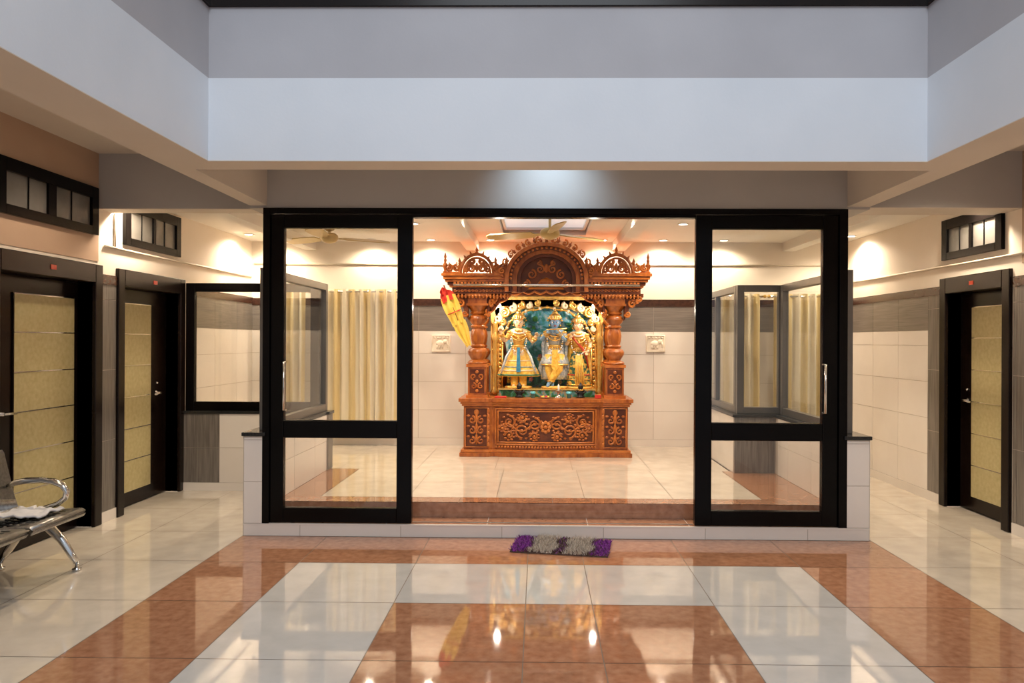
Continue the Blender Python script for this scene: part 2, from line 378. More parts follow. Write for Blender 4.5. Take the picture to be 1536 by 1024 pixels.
# front glazed doors
def sliding(name,x0,x1,so,si,hx,ya=5.80):
    e=empty(name)
    g=MB(); z0,z1=PZ+.005,2.553
    g.box(x0,x0+so,ya,ya+.06,z0,z1,'black'); g.box(x1-si,x1,ya,ya+.06,z0,z1,'black')
    for r0,r1 in ((z0,z0+.115),(.775,.915),(z1-.11,z1)): g.box(x0+so,x1-si,ya+.002,ya+.058,r0,r1,'black')
    g.make('leaf_frame',e,bevel=.005)
    g=MB(); 
    for r0,r1 in ((z0+.105,.785),(.905,z1-.10)): g.box(x0+so-.01,x1-si+.01,ya+.026,ya+.034,r0,r1,'glass')
    g.make('glass_panes',e)
    g=MB(); g.tube([(hx,ya,1.0),(hx,ya-.045,1.0),(hx,ya-.045,1.38),(hx,ya,1.38)],.011,'steel',8)
    g.make('pull_handle',e); return e
sliding('sliding_glass_door',-2.128,-1.0,.105,.12,-2.005)
sliding('sliding_glass_door',1.24,2.358,.13,.12,2.245)
t=MB()
t.box(-2.185,-2.13,5.78,5.88,PZ,2.60,'black'); t.box(2.36,2.425,5.78,5.88,PZ,2.60,'black'); t.box(-2.13,2.36,5.78,5.88,2.555,2.60,'black')
t.box(-.998,1.238,5.79,5.87,2.53,2.56,'black')
t.box(-.998,1.238,5.85,5.865,PZ,PZ+.004,'alum')
t.make('door_frame_entrance',bevel=.004)

# ---------------------------------------------------------------- side doors
def sidedoor(name,X,d,p,q,yl0,yl1,hy,lock):
    e=empty(name); g=MB(); f=.10; xo=X+d*.03; xi=X-d*.16
    a,b2=sorted((xo,xi))
    g.box(a,b2,p-f,p,0,2.17,'dbrown'); g.box(a,b2,q,q+f,0,2.17,'dbrown'); g.box(a,b2,p,q,2.02,2.17,'dbrown'); 
    g.make('frame',e,bevel=.006)
    g=MB(); l0,l1=sorted((X-d*.12,X-d*.16))
    g.box(l0,l1,p+.005,q-.005,.012,2.015,'dbrown')
    y0,y1=sorted((X-d*.112,X-d*.12)); z=.14
    while z<1.86:
        h=min(.285,1.88-z); g.box(y0,y1,yl0,yl1,z,z+h,'yellow'); 
        g.box(*sorted((X-d*.110,X-d*.12)),yl0,yl1,z+h,z+h+.008,'steel'); z+=h+.008
    g.box(*sorted((X-d*.108,X-d*.12)),yl0-.012,yl0,.14,1.89,'dbrown'); g.box(*sorted((X-d*.108,X-d*.12)),yl1,yl1+.012,.14,1.89,'dbrown')
    g.make('leaf',e)
    g=MB(); hx=X-d*.12
    g.lathe([(.026,0),(.026,.008),(.012,.012),(.012,.05)],(hx,hy,1.02),'steel',14,T=Matrix.Rotation(d*pi/2,3,'Y'))
    g.tube([(hx+d*.05,hy,1.02),(hx+d*.055,hy+lock*.04,1.02),(hx+d*.05,hy+lock*.12,1.015)],.009,'steel',8)
    g.ell((hx+d*.005,hy,1.12),(.012,.012,.012),'steel'); g.make('lever_handle',e)
    g=MB(); g.box(*sorted((X+d*.031,X+d*.036)),(p+q)/2-.03,(p+q)/2+.03,2.075,2.11,'redsign'); g.make('number_plate',e)
sidedoor('door_1',XL,1,4.93,6.0,5.25,5.94,5.1,1)
sidedoor('door_2',XL,1,6.43,7.44,6.53,7.13,7.25,-1)
sidedoor('door_3',XR,-1,6.17,7.02,6.22,6.83,6.90,-1)
def vent(name,X,d,y0,y1,z0,z1,n=2,mw=.02):
    g=MB(); f=.085; a,b2=sorted((X+d*.035,X-d*.0))
    g.box(a,b2,y0,y0+f,z0,z1,'black');g.box(a,b2,y1-f,y1,z0,z1,'black');g.box(a,b2,y0+f,y1-f,z0,z0+f*.8,'black');g.box(a,b2,y0+f,y1-f,z1-f*1.1,z1,'black')
    w=(y1-y0-2*f)/n
    for i in range(n):
        if i: g.box(*sorted((X+d*.03,X)),y0+f+w*i-mw,y0+f+w*i+mw,z0+.05,z1-.07,'black')
        g.box(*sorted((X+d*.010,X+d*.002)),y0+f+w*i,y0+f+w*(i+1),z0+.05,z1-.07,'ventg')
        g.box(*sorted((X+d*.018,X+d*.010)),y0+f+w*i+w*.5-.006,y0+f+w*i+w*.5+.006,z0+.05,z1-.07,'black')
    g.make(name,bevel=.003)
vent('window_6',XL+.006,1,4.88,6.02,2.41,2.80,2,.045)
vent('window_7',XL,1,6.43,7.43,2.39,2.79)
vent('window_8',XR,-1,6.17,7.08,2.34,2.72)
g=MB(); g.tube([(XL+.012,6.15,2.34),(XL+.012,9.33,2.36)],.011,'pvc',8); g.tube([(XL+.012,6.3,2.34),(XL+.012,6.3,2.64)],.009,'pvc',8); g.make('trim_conduit_left')
g=MB(); g.tube([(XL+.03,YB-.012,2.53),(XR-.03,YB-.012,2.53)],.011,'pvc',8); g.make('trim_conduit_back')
g=MB(); g.tube([(XR-.012,5.0,2.27),(XR-.012,9.33,2.30)],.011,'pvc',8); g.make('trim_conduit_right')

# ---------------------------------------------------------------- curtains
def curtain(x0,x1,z0,z1,y=9.24,n=9,name='curtain'):
    e=empty(name); g=MB(); nx=int((x1-x0)*90); nz=10; vs=[]
    for j in range(nz+1):
        t=j/nz; z=z1+(z0-z1)*t
        for i in range(nx+1):
            u=i/nx; ph=u*n*2*pi
            amp=.03+.012*math.sin(u*7+2)
            yy=y+amp*math.sin(ph+.5*math.sin(u*9)+t*.25*math.sin(u*17))+.006*math.sin(ph*2.3)
            vs.append((x0+(x1-x0)*u+.008*t*math.sin(ph*.7),yy,z))
    fs=[(j*(nx+1)+i,j*(nx+1)+i+1,(j+1)*(nx+1)+i+1,(j+1)*(nx+1)+i) for j in range(nz) for i in range(nx)]
    g.add(vs,fs,'curtain',True); g.make('fabric',e)
    g=MB(); g.tube([(x0-.05,y,z1-.03),(x1+.05,y,z1-.03)],.012,'steel',8); 
    for q in (x0-.06,x1+.06): g.ell((q,y,z1-.03),.022,'gold')
    for q in (x0-.02,x1+.02): g.box(q-.008,q+.008,y,YB,z1-.05,z1-.03,'steel')
    g.make('rod',e)
curtain(-2.74,-1.79,.33,2.20,n=9); curtain(-3.42,-2.95,.33,2.20,n=4)
curtain(2.25,2.78,.12,2.16,n=5); curtain(2.95,3.60,.12,2.16,n=6)

# ---------------------------------------------------------------- altar
AX=.09
altar=empty('carved_wooden_temple_shrine')
def spiral(cx,cz,r,turns,d,a0,n=22,k=.12):
    return [(cx+r*(1-(1-k)*i/n)*math.cos(a0+d*turns*2*pi*i/n),cz+r*(1-(1-k)*i/n)*math.sin(a0+d*turns*2*pi*i/n)) for i in range(n+1)]
def yfront(x,off=0):
    u=abs(x)/.62
    return 8.50-off-(.07*math.cos(min(u,1)*pi/2) if u<1 else 0)
def outline(off):
    pts=[]
    W=.96+off
    pts.append((AX-W,9.2)); pts.append((AX-W,8.47-off)); pts.append((AX-.66,8.47-off)); pts.append((AX-.62,8.50-off))
    for i in range(1,20):
        x=-.62+1.24*i/20; pts.append((AX+x,yfront(x,off)))
    pts+= [(AX+.62,8.50-off),(AX+.66,8.47-off),(AX+W,8.47-off),(AX+W,9.2)]
    return pts
g=MB()
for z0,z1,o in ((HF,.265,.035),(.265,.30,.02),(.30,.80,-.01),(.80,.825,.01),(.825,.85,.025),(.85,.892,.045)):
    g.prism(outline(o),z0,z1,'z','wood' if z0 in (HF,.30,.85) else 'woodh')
g.make('base_cabinet',altar,bevel=.004)
g=MB()
def fr(x,z,o=.014): return (AX+x,yfront(x,-.01)-o+.002,z)
def fmap(pts,o=.014): return [fr(x,z,o) for x,z in pts]
def taper(n,r): return [r*(1-.5*i/(n-1)) for i in range(n)]
n=24; vs=[]
for i in range(n+1):
    x=-.55+1.10*i/n
    for z in (.385,.745): vs.append((AX+x,yfront(x,-.01)-.003,z))
g.add(vs,[(2*i,2*i+2,2*i+3,2*i+1) for i in range(n)],'woodd')  # recess shade behind the carving painted as a darker teak panel
for (a,b2,c0,d0) in ((-.58,.58,.36,.77),(-.55,.55,.385,.745)):
    pts=[(a+(b2-a)*i/24,c0) for i in range(25)]+[(b2,c0+(d0-c0)*i/4) for i in range(1,5)]+[(b2-(b2-a)*i/24,d0) for i in range(1,25)]+[(a,d0-(d0-c0)*i/4) for i in range(1,4)]
    g.tube(fmap(pts,.010),.010,'woodh',6,closed=True)
for i in range(34): g.ell(fr(-.57+1.14*i/33,.332),(.014,.014,.014),'woodh',8,6)
for s in (-1,1):
    for cx,cz,r,tn,a0 in ((.13,.60,.075,1.6,pi*.5),(.27,.52,.085,1.6,-pi*.5),(.42,.62,.075,1.5,pi*.5),(.13,.46,.045,1.3,0),(.27,.67,.045,1.3,pi),(.42,.47,.05,1.3,0),(.50,.55,.035,1.2,0)):
        sp=[(s*x,z) for x,z in spiral(cx,cz,r,tn,1,a0)]
        g.tube(fmap(sp),taper(len(sp),.015),'wood',6)
        g.ell(fr(s*cx,cz),(.018,.016,.018),'woodh',8,6)
        for k in range(9):
            aa=k*pi/4.5; g.ell(fr(s*(cx+r*1.12*math.cos(aa)),cz+r*1.12*math.sin(aa)),(.019,.012,.013),'wood',8,6)
    stem=[(s*(.02+.52*i/20),.56+.045*math.sin(i/20*3*pi)) for i in range(21)]
    g.tube(fmap(stem),.010,'woodh',6)
for k in range(8):
    a=k*pi/4; g.ell(fr(.045*math.cos(a),.565+.055*math.sin(a)),(.022,.014,.022),'woodh',8,6)
g.ell(fr(0,.565),(.025,.024,.025),'wood')
for s in (-1,1):
    cx=s*.80; yy=8.470
    a,b2,c0,d0=cx-.13,cx+.13,.33,.78
    g.box(AX+a,AX+b2,8.476,8.49,c0,d0,'woodd')  # pilaster panel: recess shade put into the dark teak
    g.tube([(AX+x,yy,z) for x,z in ((a,c0),(b2,c0),(b2,d0),(a,d0))],.010,'woodh',6,closed=True)
    for cz in (.40,.52,.64):
        for q in (-1,1):
            sp=[(cx+q*(x),z) for x,z in spiral(.05,cz,.045,1.3,1,pi*.5)]
            g.tube([(AX+x,yy,z) for x,z in sp],taper(len(sp),.014),'wood',6)
            g.ell((AX+cx+q*.095,yy,cz+.05),(.022,.012,.014),'wood',8,6)
        g.ell((AX+cx,yy,cz+.04),(.016,.014,.04),'woodh')
    g.ell((AX+cx,yy,.73),(.03,.014,.035),'woodh')
    g.tube([(AX+cx,yy,.36),(AX+cx,yy,.75)],.008,'woodh',6)
    for k in range(7): g.ell((AX+s*(.66),8.465,.36+k*.065),(.013,.013,.028),'woodh',8,6)
g.make('base_carving',altar)
def pillar(g,x,y):
    X=AX+x
    g.box(X-.125,X+.125,y-.10,y+.12,.892,.925,'woodh'); g.box(X-.105,X+.105,y-.085,y+.105,.925,1.25,'wood'); g.box(X-.125,X+.125,y-.10,y+.12,1.25,1.285,'woodh')
    g.box(X-.085,X+.085,y-.089,y-.08,.95,1.225,'woodd')  # dark teak panel paints shade behind the pillar scrolls
    for q in (-1,1):
        for cz,a0 in ((1.03,pi/2),(1.14,-pi/2)):
            sp=spiral(q*.04,cz,.035,1.2,q,a0); g.tube([(X+a,y-.092,b2) for a,b2 in sp],taper(len(sp),.011),'wood',6)
    g.ell((X,y-.092,1.085),(.018,.012,.022),'woodh',8,6); g.ell((X,y-.092,1.195),(.02,.012,.02),'woodh',8,6); g.ell((X,y-.092,.975),(.02,.012,.02),'woodh',8,6)
    pr=[(.105,1.285),(.115,1.30),(.10,1.32),(.07,1.335),(.085,1.36),(.108,1.40),(.112,1.43),(.095,1.46),(.065,1.475),(.078,1.49),(.078,1.50),(.062,1.515),
        (.075,1.56),(.08,1.62),(.07,1.68),(.06,1.70),(.08,1.715),(.08,1.73),(.062,1.745),(.09,1.78),(.10,1.81),(.09,1.84),(.066,1.86),(.085,1.875),(.085,1.89),(.075,1.90),(.10,1.94),(.12,1.965)]
    g.lathe(pr,(X,y+.01,0),'wood',36,mod=lambda a,t:1+.07*abs(math.cos(a*6)))
    g.box(X-.125,X+.125,y-.11,y+.13,1.965,1.99,'woodh'); g.box(X-.11,X+.11,y-.10,y+.12,1.99,2.10,'wood'); g.box(X-.14,X+.14,y-.13,y+.14,2.075,2.10,'woodh')
g=MB()
for s in (-1,1):
    pillar(g,s*.80,8.60); pillar(g,s*.80,9.05)
    for q,base in ((1,.91),(-1,.69)):
        X0=AX+s*base; k=1 if q>0 else .6
        pts=[(0,1.80),(.03,1.86),(.06,1.95),(.12,2.03),(.22,2.07),(.22,2.11),(0,2.11)]
        g.prism([(X0+s*q*a*k,z) for a,z in pts],8.54,8.64,'y','woodd')
        for cx,cz,r,a0,w_ in ((.09,1.99,.055,0,.020),(.17,2.05,.035,pi,.014),(.035,1.87,.035,pi,.014)):
            sp=spiral(cx,cz,r,1.5,1,a0); g.tube([(X0+s*q*a*k,8.53,z) for a,z in sp],taper(len(sp),w_),'woodh',6)
g.make('pillars',altar,bevel=.003)
# canopy
g=MB()
def canopy(z0,z1,o,m='wood'):
    g.box(AX-1.12-o,AX-.40,8.46-o,9.22,z0,z1,m); g.box(AX+.40,AX+1.12+o,8.46-o,9.22,z0,z1,m)
    g.box(AX-.40,AX+.40,8.80,9.22,z0,z1,m)
canopy(2.10,2.175,-.03,'woodd'); canopy(2.175,2.20,0,'woodh'); canopy(2.20,2.235,.02,'woodd'); canopy(2.235,2.265,.045); canopy(2.265,2.30,.065,'woodh'); canopy(2.30,2.33,.085)  # lowest fascia: shade behind its scrolls put into darker teak
n=16
for s in (-1,1):
    for i in range(n):
        x=AX+s*(.44+i*.041); g.box(x-.012,x+.012,8.42,8.46,2.205,2.232,'woodh')
        g.lathe([(.004,2.045),(.014,2.06),(.018,2.075),(.008,2.09),(.016,2.10)],(x,8.475,0),'woodh',8)
        sp=spiral(x-AX,2.138,.018,1.2,s,0,n=10); g.tube([(AX+a,8.486,z) for a,z in sp],.006,'wood',5)
def arc(r,n=28,a0=0,a1=pi,cz=2.27,sz=1.0): return [(AX+r*math.cos(a0+(a1-a0)*i/n),cz+sz*r*math.sin(a0+(a1-a0)*i/n)) for i in range(n+1)]
for ro,ri,y0,y1,mm in ((.475,.43,8.34,8.9,'wood'),(.43,.39,8.38,8.9,'woodd'),(.39,.34,8.42,8.9,'wood'),(.34,.30,8.46,8.9,'woodd')):
    o=arc(ro,sz=.86); i_=arc(ri,sz=.86)
    g.prism(o+[(AX-ro,2.12),(AX-ri,2.12)]+i_[::-1]+[(AX+ri,2.12),(AX+ro,2.12)],y0,y1,'y',mm)
ty=arc(.31,sz=.86)
low=[(AX-.30,2.12),(AX-.24,2.13),(AX-.19,2.19),(AX-.12,2.20),(AX-.07,2.27),(AX,2.30),(AX+.07,2.27),(AX+.12,2.20),(AX+.19,2.19),(AX+.24,2.13),(AX+.30,2.12)]
g.prism(ty+low,8.52,8.58,'y','woodd')
for s in (-1,1):
    for cx,cz,r in ((.07,2.39,.05),(.17,2.33,.055),(.23,2.22,.045),(.08,2.46,.03)):
        sp=[(AX+s*x,z) for x,z in spiral(cx,cz,r,1.5,1,pi/2)]
        g.tube([(x,8.515,z) for x,z in sp],taper(len(sp),.014),'wood',6)
g.ell((AX,8.51,2.40),(.03,.02,.05),'wood')
for i in range(23):
    a=pi*(i+.5)/23; r=.485; x=AX+r*math.cos(a); z=2.27+.86*r*math.sin(a)
    h=.035+.02*(i%2)
    g.ell((x+.5*h*math.cos(a),8.37,z+.5*h*math.sin(a)),(.020,.016,.020),'wood',8,6)
    tip=(x+1.3*h*math.cos(a),8.37,z+1.3*h*math.sin(a)); g.tube([(x,8.37,z),tip],[.016,.003],'wood',6)
for s in (-1,1):
    for i in range(6):
        a=pi/2-s*(.18+i*.24); r=.515; cx=AX+r*math.cos(a); cz=2.27+.86*r*math.sin(a)
        sp=spiral(cx,cz,.036,1.3,-s,pi/2); g.tube([(x,8.36,z) for x,z in sp],taper(len(sp),.011),'woodh',6)
for i in range(25):
    a=pi*i/24; g.ell((AX+.41*math.cos(a),8.375,2.27+.86*.41*math.sin(a)),(.016,.014,.016),'woodh',8,6)
for s in (-1,1):
    g.prism([(AX+s*.46,2.33),(AX+s*.60,2.33),(AX+s*.56,2.37),(AX+s*.50,2.40),(AX+s*.46,2.46),(AX+s*.44,2.45)],8.38,8.44,'y','wood')
for s in (-1,1):
    cx=AX+s*.80
    for r,rr in ((.19,.019),(.155,.013)):
        g.tube([(cx+r*math.cos(pi*i/20),8.42,2.33+r*1.15*math.sin(pi*i/20)) for i in range(21)],rr,'wood',8)
    for q in (-1,1):
        for dx,dz,r in ((.065,.055,.045),(.055,.135,.032),(.125,.04,.028),(.10,.10,.025)):
            sp=spiral(dx,2.33+dz,r,1.5,1,pi/2); g.tube([(cx+q*x,8.42,z) for x,z in sp],taper(len(sp),.017),'wood',6)
    g.ell((cx,8.42,2.40),(.018,.016,.06),'wood')
    for i in range(9):
        a=pi*(i+.5)/9; r=.20; g.tube([(cx+r*math.cos(a),8.42,2.33+1.15*r*math.sin(a)),(cx+(r+.035)*math.cos(a),8.42,2.33+1.15*(r+.035)*math.sin(a))],[.018,.004],'wood',6)
    for x0,x1 in ((.99,1.16),(.47,.61)):
        g.box(*sorted((AX+s*x0,AX+s*x1)),8.40,8.43,2.33,2.345,'wood')
        k=(x1-x0)/2
        for j in range(2):
            cc=x0+k*(j+.5); sp=spiral(cc,2.39,.038,1.5,1 if j else -1,pi/2); g.tube([(AX+s*x,8.415,z) for x,z in sp],taper(len(sp),.016),'wood',6)
            g.tube([(AX+s*cc,8.415,2.43),(AX+s*cc,8.415,2.46)],[.016,.004],'wood',6)
    for fx,h in ((1.165,1.0),(1.0,.75),(.585,.8),(.46,.8)):
        pr=[(.028,0),(.030,.02),(.014,.035),(.026,.07),(.030,.10),(.014,.13),(.020,.15),(.012,.17),(.018,.19),(.002,.24)]
        g.lathe([(r,2.33+z*h) for r,z in pr],(AX+s*fx,8.43,0),'wood',12)
    g.lathe([(.02,2.54),(.03,2.56),(.012,2.58),(.018,2.60),(.002,2.64)],(AX+s*.80,8.42,0),'wood',12)
    for j in range(5):
        sp=spiral(8.55+j*.14,2.39,.05,1.5,1,pi/2); g.tube([(AX+s*1.17,y,z) for y,z in sp],taper(len(sp),.012),'wood',6)
g.lathe([(.03,2.64),(.04,2.66),(.015,2.68),(.02,2.695),(.002,2.72)],(AX,8.38,0),'wood',12)
lowz=[]
for i in range(41):
    x=-.68+1.36*i/40; u=abs(x)/.68
    z=2.14-.26*max(0,(u-.45)/.55)**1.6-.03*abs(math.sin(u*pi*5)); lowz.append((AX+x,z))
g.prism(lowz+[(AX+.68,2.16),(AX-.68,2.16)],8.60,8.66,'y','woodd')
g.tube([(x,8.595,z) for x,z in lowz],.014,'woodh',6)
for s in (-1,1):
    for cx,cz,r in ((.60,2.03,.055),(.50,2.10,.035),(.63,1.94,.03)):
        sp=[(AX+s*x,z) for x,z in spiral(cx,cz,r,1.5,1,pi/2)]
        g.tube([(x,8.59,z) for x,z in sp],taper(len(sp),.014),'wood',6)
g.make('canopy',altar,bevel=.002)
g=MB(); g.tube([(AX-1.06,8.33,2.19),(AX+1.06,8.33,2.19)],.014,'steel',8)
for q in (-1.0,0.5,1.0,-.5): g.box(AX+q-.008,AX+q+.008,8.33,8.45,2.185,2.20,'steel')
g.make('led_rod',altar)  # silver LED bar along the canopy front, plain metal without glow

# gold framed painted backdrop
PX=.106
g=MB()
g.box(PX-.60,PX+.60,9.08,9.11,.92,2.0,'paint'); 
for k in range(30):
    x=PX-.55+1.1*random.random(); z=1.02+.42*random.random(); 
    for j in range(5): g.ell((x+.018*math.cos(j*1.256),9.075,z+.018*math.sin(j*1.256)),(.013,.008,.013),'pink' if k%3==0 else ('crm' if k%3==1 else 'yel'),6,4)
    g.ell((x,9.07,z),(.008,.008,.008),'yel',6,4)
for s in (-1,1):
    g.tube([(PX+s*.52,9.07,1.0),(PX+s*.50,9.07,1.3),(PX+s*.54,9.07,1.6),(PX+s*.42,9.07,1.85)],[.03,.02,.02,.015],'woodd',8)
    for k in range(22): g.ell((PX+s*(.12+.42*random.random()),9.07,1.55+.38*random.random()),(.035,.012,.022),'leaf' if k%3 else 'sky',8,6)
g.make('painted_backdrop',altar)
g=MB()
for s in (-1,1):
    g.box(*sorted((PX+s*.585,PX+s*.69)),9.0,9.12,.892,1.98,'goldp')
    g.lathe([(.03,.90),(.05,.93),(.03,.97),(.035,1.2),(.045,1.24),(.03,1.28),(.035,1.55),(.05,1.60),(.03,1.64),(.035,1.75),(.055,1.79)],(PX+s*.635,8.98,0),'gold',14,mod=lambda a,t:1+.12*math.sin(a*5+t*40))
    for k in range(17): g.ell((PX+s*.575,8.99,.95+k*.055),(.018,.015,.024),'gold',8,6)
    for cx,cz,r,mm in ((.52,1.90,.06,'gold'),(.42,1.96,.05,'crm'),(.60,1.83,.05,'crm'),(.32,1.99,.045,'gold'),(.54,1.78,.035,'gold'),(.22,1.99,.035,'crm'),(.12,2.02,.035,'gold'),(.57,1.70,.03,'crm')):
        sp=[(PX+s*x,z) for x,z in spiral(cx,cz,r,1.6,1,pi/2)]
        g.tube([(x,8.965,z) for x,z in sp],taper(len(sp),.02),mm,6)
    g.prism([(PX+s*.60,1.66),(PX+s*.56,1.76),(PX+s*.52,1.84),(PX+s*.42,1.90),(PX+s*.28,1.95),(PX+s*.05,1.98),(PX,1.98),(PX,2.06),(PX+s*.66,2.06)],9.0,9.06,'y','goldp')
ar=[]
for i in range(61):
    a=pi*i/60; rr=1+.045*abs(math.sin(a*7)); ar.append((PX+.545*rr*math.cos(a),8.985,1.52+.43*rr*math.sin(a)))
g.tube(ar,.014,'gold',8)
for i in range(0,61,3): g.ell(ar[i],(.022,.018,.022),'crm' if i%2 else 'gold',8,6)
for s in (-1,1): g.tube([(PX+s*.545,8.985,.95),(PX+s*.545,8.985,1.52)],.014,'gold',8)
g.box(PX-.69,PX+.69,9.0,9.12,1.98,2.14,'goldp'); g.box(PX-.60,PX+.60,8.96,9.08,.892,.93,'gold')
for i in range(26): g.ell((PX-.58+1.16*i/25,8.955,.945),(.02,.016,.02),'gold',8,6)
g.make('gold_frame',altar)
g=MB(); g.box(PX-.57,PX+.57,8.72,9.0,.892,.975,'paint'); g.box(PX-.58,PX+.58,8.71,9.0,.973,.99,'gold')
g.make('deity_pedestal',altar)
for k,(lx) in enumerate((-.47,.66)):
    g=MB(); g.lathe([(.01,0),(.03,.02),(.035,.05),(.035,.052)],(lx,8.72,1.985),'steel',12); g.ell((lx,8.72,1.975),.024,'lamp')
    g.tube([(lx,8.72,2.03),(lx,8.75,2.12)],.006,'steel',6); g.make('spot_lamp_%d'%k,altar)
    l=bpy.data.lights.new('altar_spot','POINT'); l.energy=9; l.color=(1,.90,.74); l.shadow_soft_size=.03
    o=bpy.data.objects.new('altar_spot_light_%d'%k,l); o.location=(lx,8.66,1.94); S.collection.objects.link(o); o.parent=altar

# ---------------------------------------------------------------- deity statues
sk_gold=mat('statue_skin_pale',(.82,.58,.34),.3,col2=(.88,.65,.40),nscale=8)
sk_blue=mat('statue_skin_blue',(.18,.34,.55),.3,col2=(.24,.40,.60),nscale=8)
c_yel=mat('silk_yellow',(.78,.40,.03),.4,col2=(.94,.66,.14),nscale=35,sheen=.2)
c_sil=mat('silk_silver_blue',(.30,.40,.52),.35,metal=.2,col2=(.74,.76,.74),nscale=40)
c_grn=mat('silk_green',(.02,.12,.08),.4,col2=(.04,.24,.13),nscale=25)
c_mix=mat('silk_gold_green_brocade',(.03,.13,.09),.4,col2=(.85,.55,.10),nscale=28,contrast=(.46,.56))
c_red=mat('silk_red',(.45,.035,.02),.4,col2=(.60,.08,.03),nscale=25)
c_blu=mat('silk_blue',(.03,.18,.38),.4,col2=(.06,.32,.5),nscale=25)
blk=mat('statue_hair',(.01,.01,.012),.4); whi=mat('eye_white',(.85,.83,.8),.3); lip=mat('lip_red',(.6,.05,.04),.4)
def skin_body(parent,nm,verts,edges,rad,m,root=0,sub=2):
    me=bpy.data.meshes.new(nm); me.from_pydata(verts,edges,[]); me.materials.append(m)
    o=bpy.data.objects.new(nm,me); S.collection.objects.link(o); o.parent=parent
    md=o.modifiers.new('s','SKIN'); md.use_smooth_shade=True
    for i,r in enumerate(rad):
        sv=me.skin_vertices[0].data[i]; sv.radius=(r,r); sv.use_root=(i==root)
    sb=o.modifiers.new('u','SUBSURF'); sb.levels=sub; sb.render_levels=sub
    return o
def statue(x,y,z,H,skin,top,low,style,lean=0,arms=None,name='deity_statue',cape=None):
    e=empty(name)
    def P(a,b2,c): return (x+a*H+lean*c*H,y+b2*H,z+c*H)
    A=arms
    J=[(0,0,.52),(0,0,.62),(0,-.005,.73),(0,0,.81),(0,0,.86)]
    R=[.085,.062,.085,.07,.032]
    E=[(0,1),(1,2),(2,3),(3,4)]
    for s,i in ((-1,0),(1,1)):
        sh,el,wr,hd=(s*.125,0,.795),A[i][0],A[i][1],A[i][2]
        k=len(J); J+=[sh,el,wr,hd]; R+=[.044,.034,.024,.026]; E+=[(3,k),(k,k+1),(k+1,k+2),(k+2,k+3)]
    if style=='dhoti': legs=(((-.06,0,.47),(-.075,-.03,.26),(-.03,0,.05),(-.04,-.07,.02)),((.06,0,.47),(.05,-.06,.27),(-.09,-.08,.06),(-.11,-.13,.02)))
    else: legs=(((-.055,0,.47),(-.06,0,.26),(-.06,0,.05),(-.075,-.07,.02)),((.055,0,.47),(.06,0,.26),(.06,0,.05),(.075,-.07,.02)))
    for lg in legs:
        k=len(J); J+=list(lg); R+=[.07,.048,.028,.022]; E+=[(0,k),(k,k+1),(k+1,k+2),(k+2,k+3)]
    skin_body(e,'body',[P(*j) for j in J],E,[r*H for r in R],skin)
    g=MB()
    for s,i in ((-1,0),(1,1)):
        w=Vector(A[i][1]); h=Vector(A[i][2]); d=(h-w).normalized(); side=d.cross(Vector((0,1,0)));
        side=side.normalized() if side.length>.1 else Vector((1,0,0))
        nrm=d.cross(side).normalized()
        for k,(o,l) in enumerate(((-.018,.042),(-.006,.052),(.006,.049),(.018,.038))):
            b0=h+side*o; p1=b0+d*l*.6; p2=p1+(d*.8+nrm*.5).normalized()*l*.5
            g.tube([P(*b0),P(*p1),P(*p2)],[.0075*H,.0068*H,.005*H],skin,6)
        b0=h-d*.012-side*.02; p1=b0-side*.022+d*.018; p2=p1+d*.022
        g.tube([P(*b0),P(*p1),P(*p2)],[.008*H,.0075*H,.0055*H],skin,6)
    if cape: g.lathe([(.19*H,.12*H),(.20*H,.2*H),(.17*H,.5*H),(.14*H,.78*H),(.07*H,.84*H)],(x+lean*.4*H,y+.06*H,z),cape,40,mod=lambda a,t:1+.06*(1-t)*math.cos(a*15),sy=.35)
    hc=Vector(P(0,-.012,.93)); hr=.073*H
    def hf(p):
        t=p.z/(hr*1.2)
        k=1-.22*max(0,-t); return Vector((p.x*k,p.y*(1-.1*max(0,-t)),p.z))
    g.ell(hc,(hr*.95,hr,hr*1.2),skin,20,14,fn=hf)
    g.ell(hc+Vector((0,-hr*.98,-hr*.12)),(hr*.13,hr*.2,hr*.26),skin,10,8)
    for s in (-1,1):
        g.ell(hc+Vector((s*hr*.38,-hr*.86,hr*.10)),(hr*.25,hr*.10,hr*.13),whi,10,8)
        g.ell(hc+Vector((s*hr*.38,-hr*.95,hr*.10)),(hr*.10,hr*.04,hr*.11),blk,8,6)
        g.tube([hc+Vector((s*hr*q,-hr*.93+abs(q-.4)*hr*.3,hr*(.34-.5*(q-.4)**2*2))) for q in (.14,.3,.45,.62)],hr*.035,blk,5)
        g.ell(hc+Vector((s*hr*.97,0,0)),(hr*.12,hr*.2,hr*.3),skin,8,8)
        g.lathe([(.001,-.03*H),(.012*H,-.02*H),(.014*H,-.008*H),(.004*H,0)],hc+Vector((s*hr*1.05,-hr*.1,-hr*.3)),'gold',8)
    g.ell(hc+Vector((0,-hr*.86,-hr*.55)),(hr*.26,hr*.10,hr*.09),lip,10,6)
    g.ell(hc+Vector((0,-hr*.97,hr*.45)),(hr*.05,hr*.04,hr*.16),lip,6,6)
    g.ell(hc+Vector((0,hr*.25,hr*.1)),(hr*1.08,hr*1.0,hr*1.15),blk,14,10)
    cz=hc+Vector((0,0,hr*.58))
    g.lathe([(1.02*hr,0),(1.14*hr,.2*hr),(1.0*hr,.35*hr),(1.12*hr,.6*hr),(1.12*hr,.85*hr),(.85*hr,1.1*hr),(.55*hr,1.3*hr),(.5*hr,1.38*hr),(.56*hr,1.5*hr),(.33*hr,1.75*hr),(.12*hr,1.9*hr),(.16*hr,2.0*hr),(.01,2.2*hr)],cz,'gold',20,mod=lambda a,t:1+.05*math.cos(a*8))
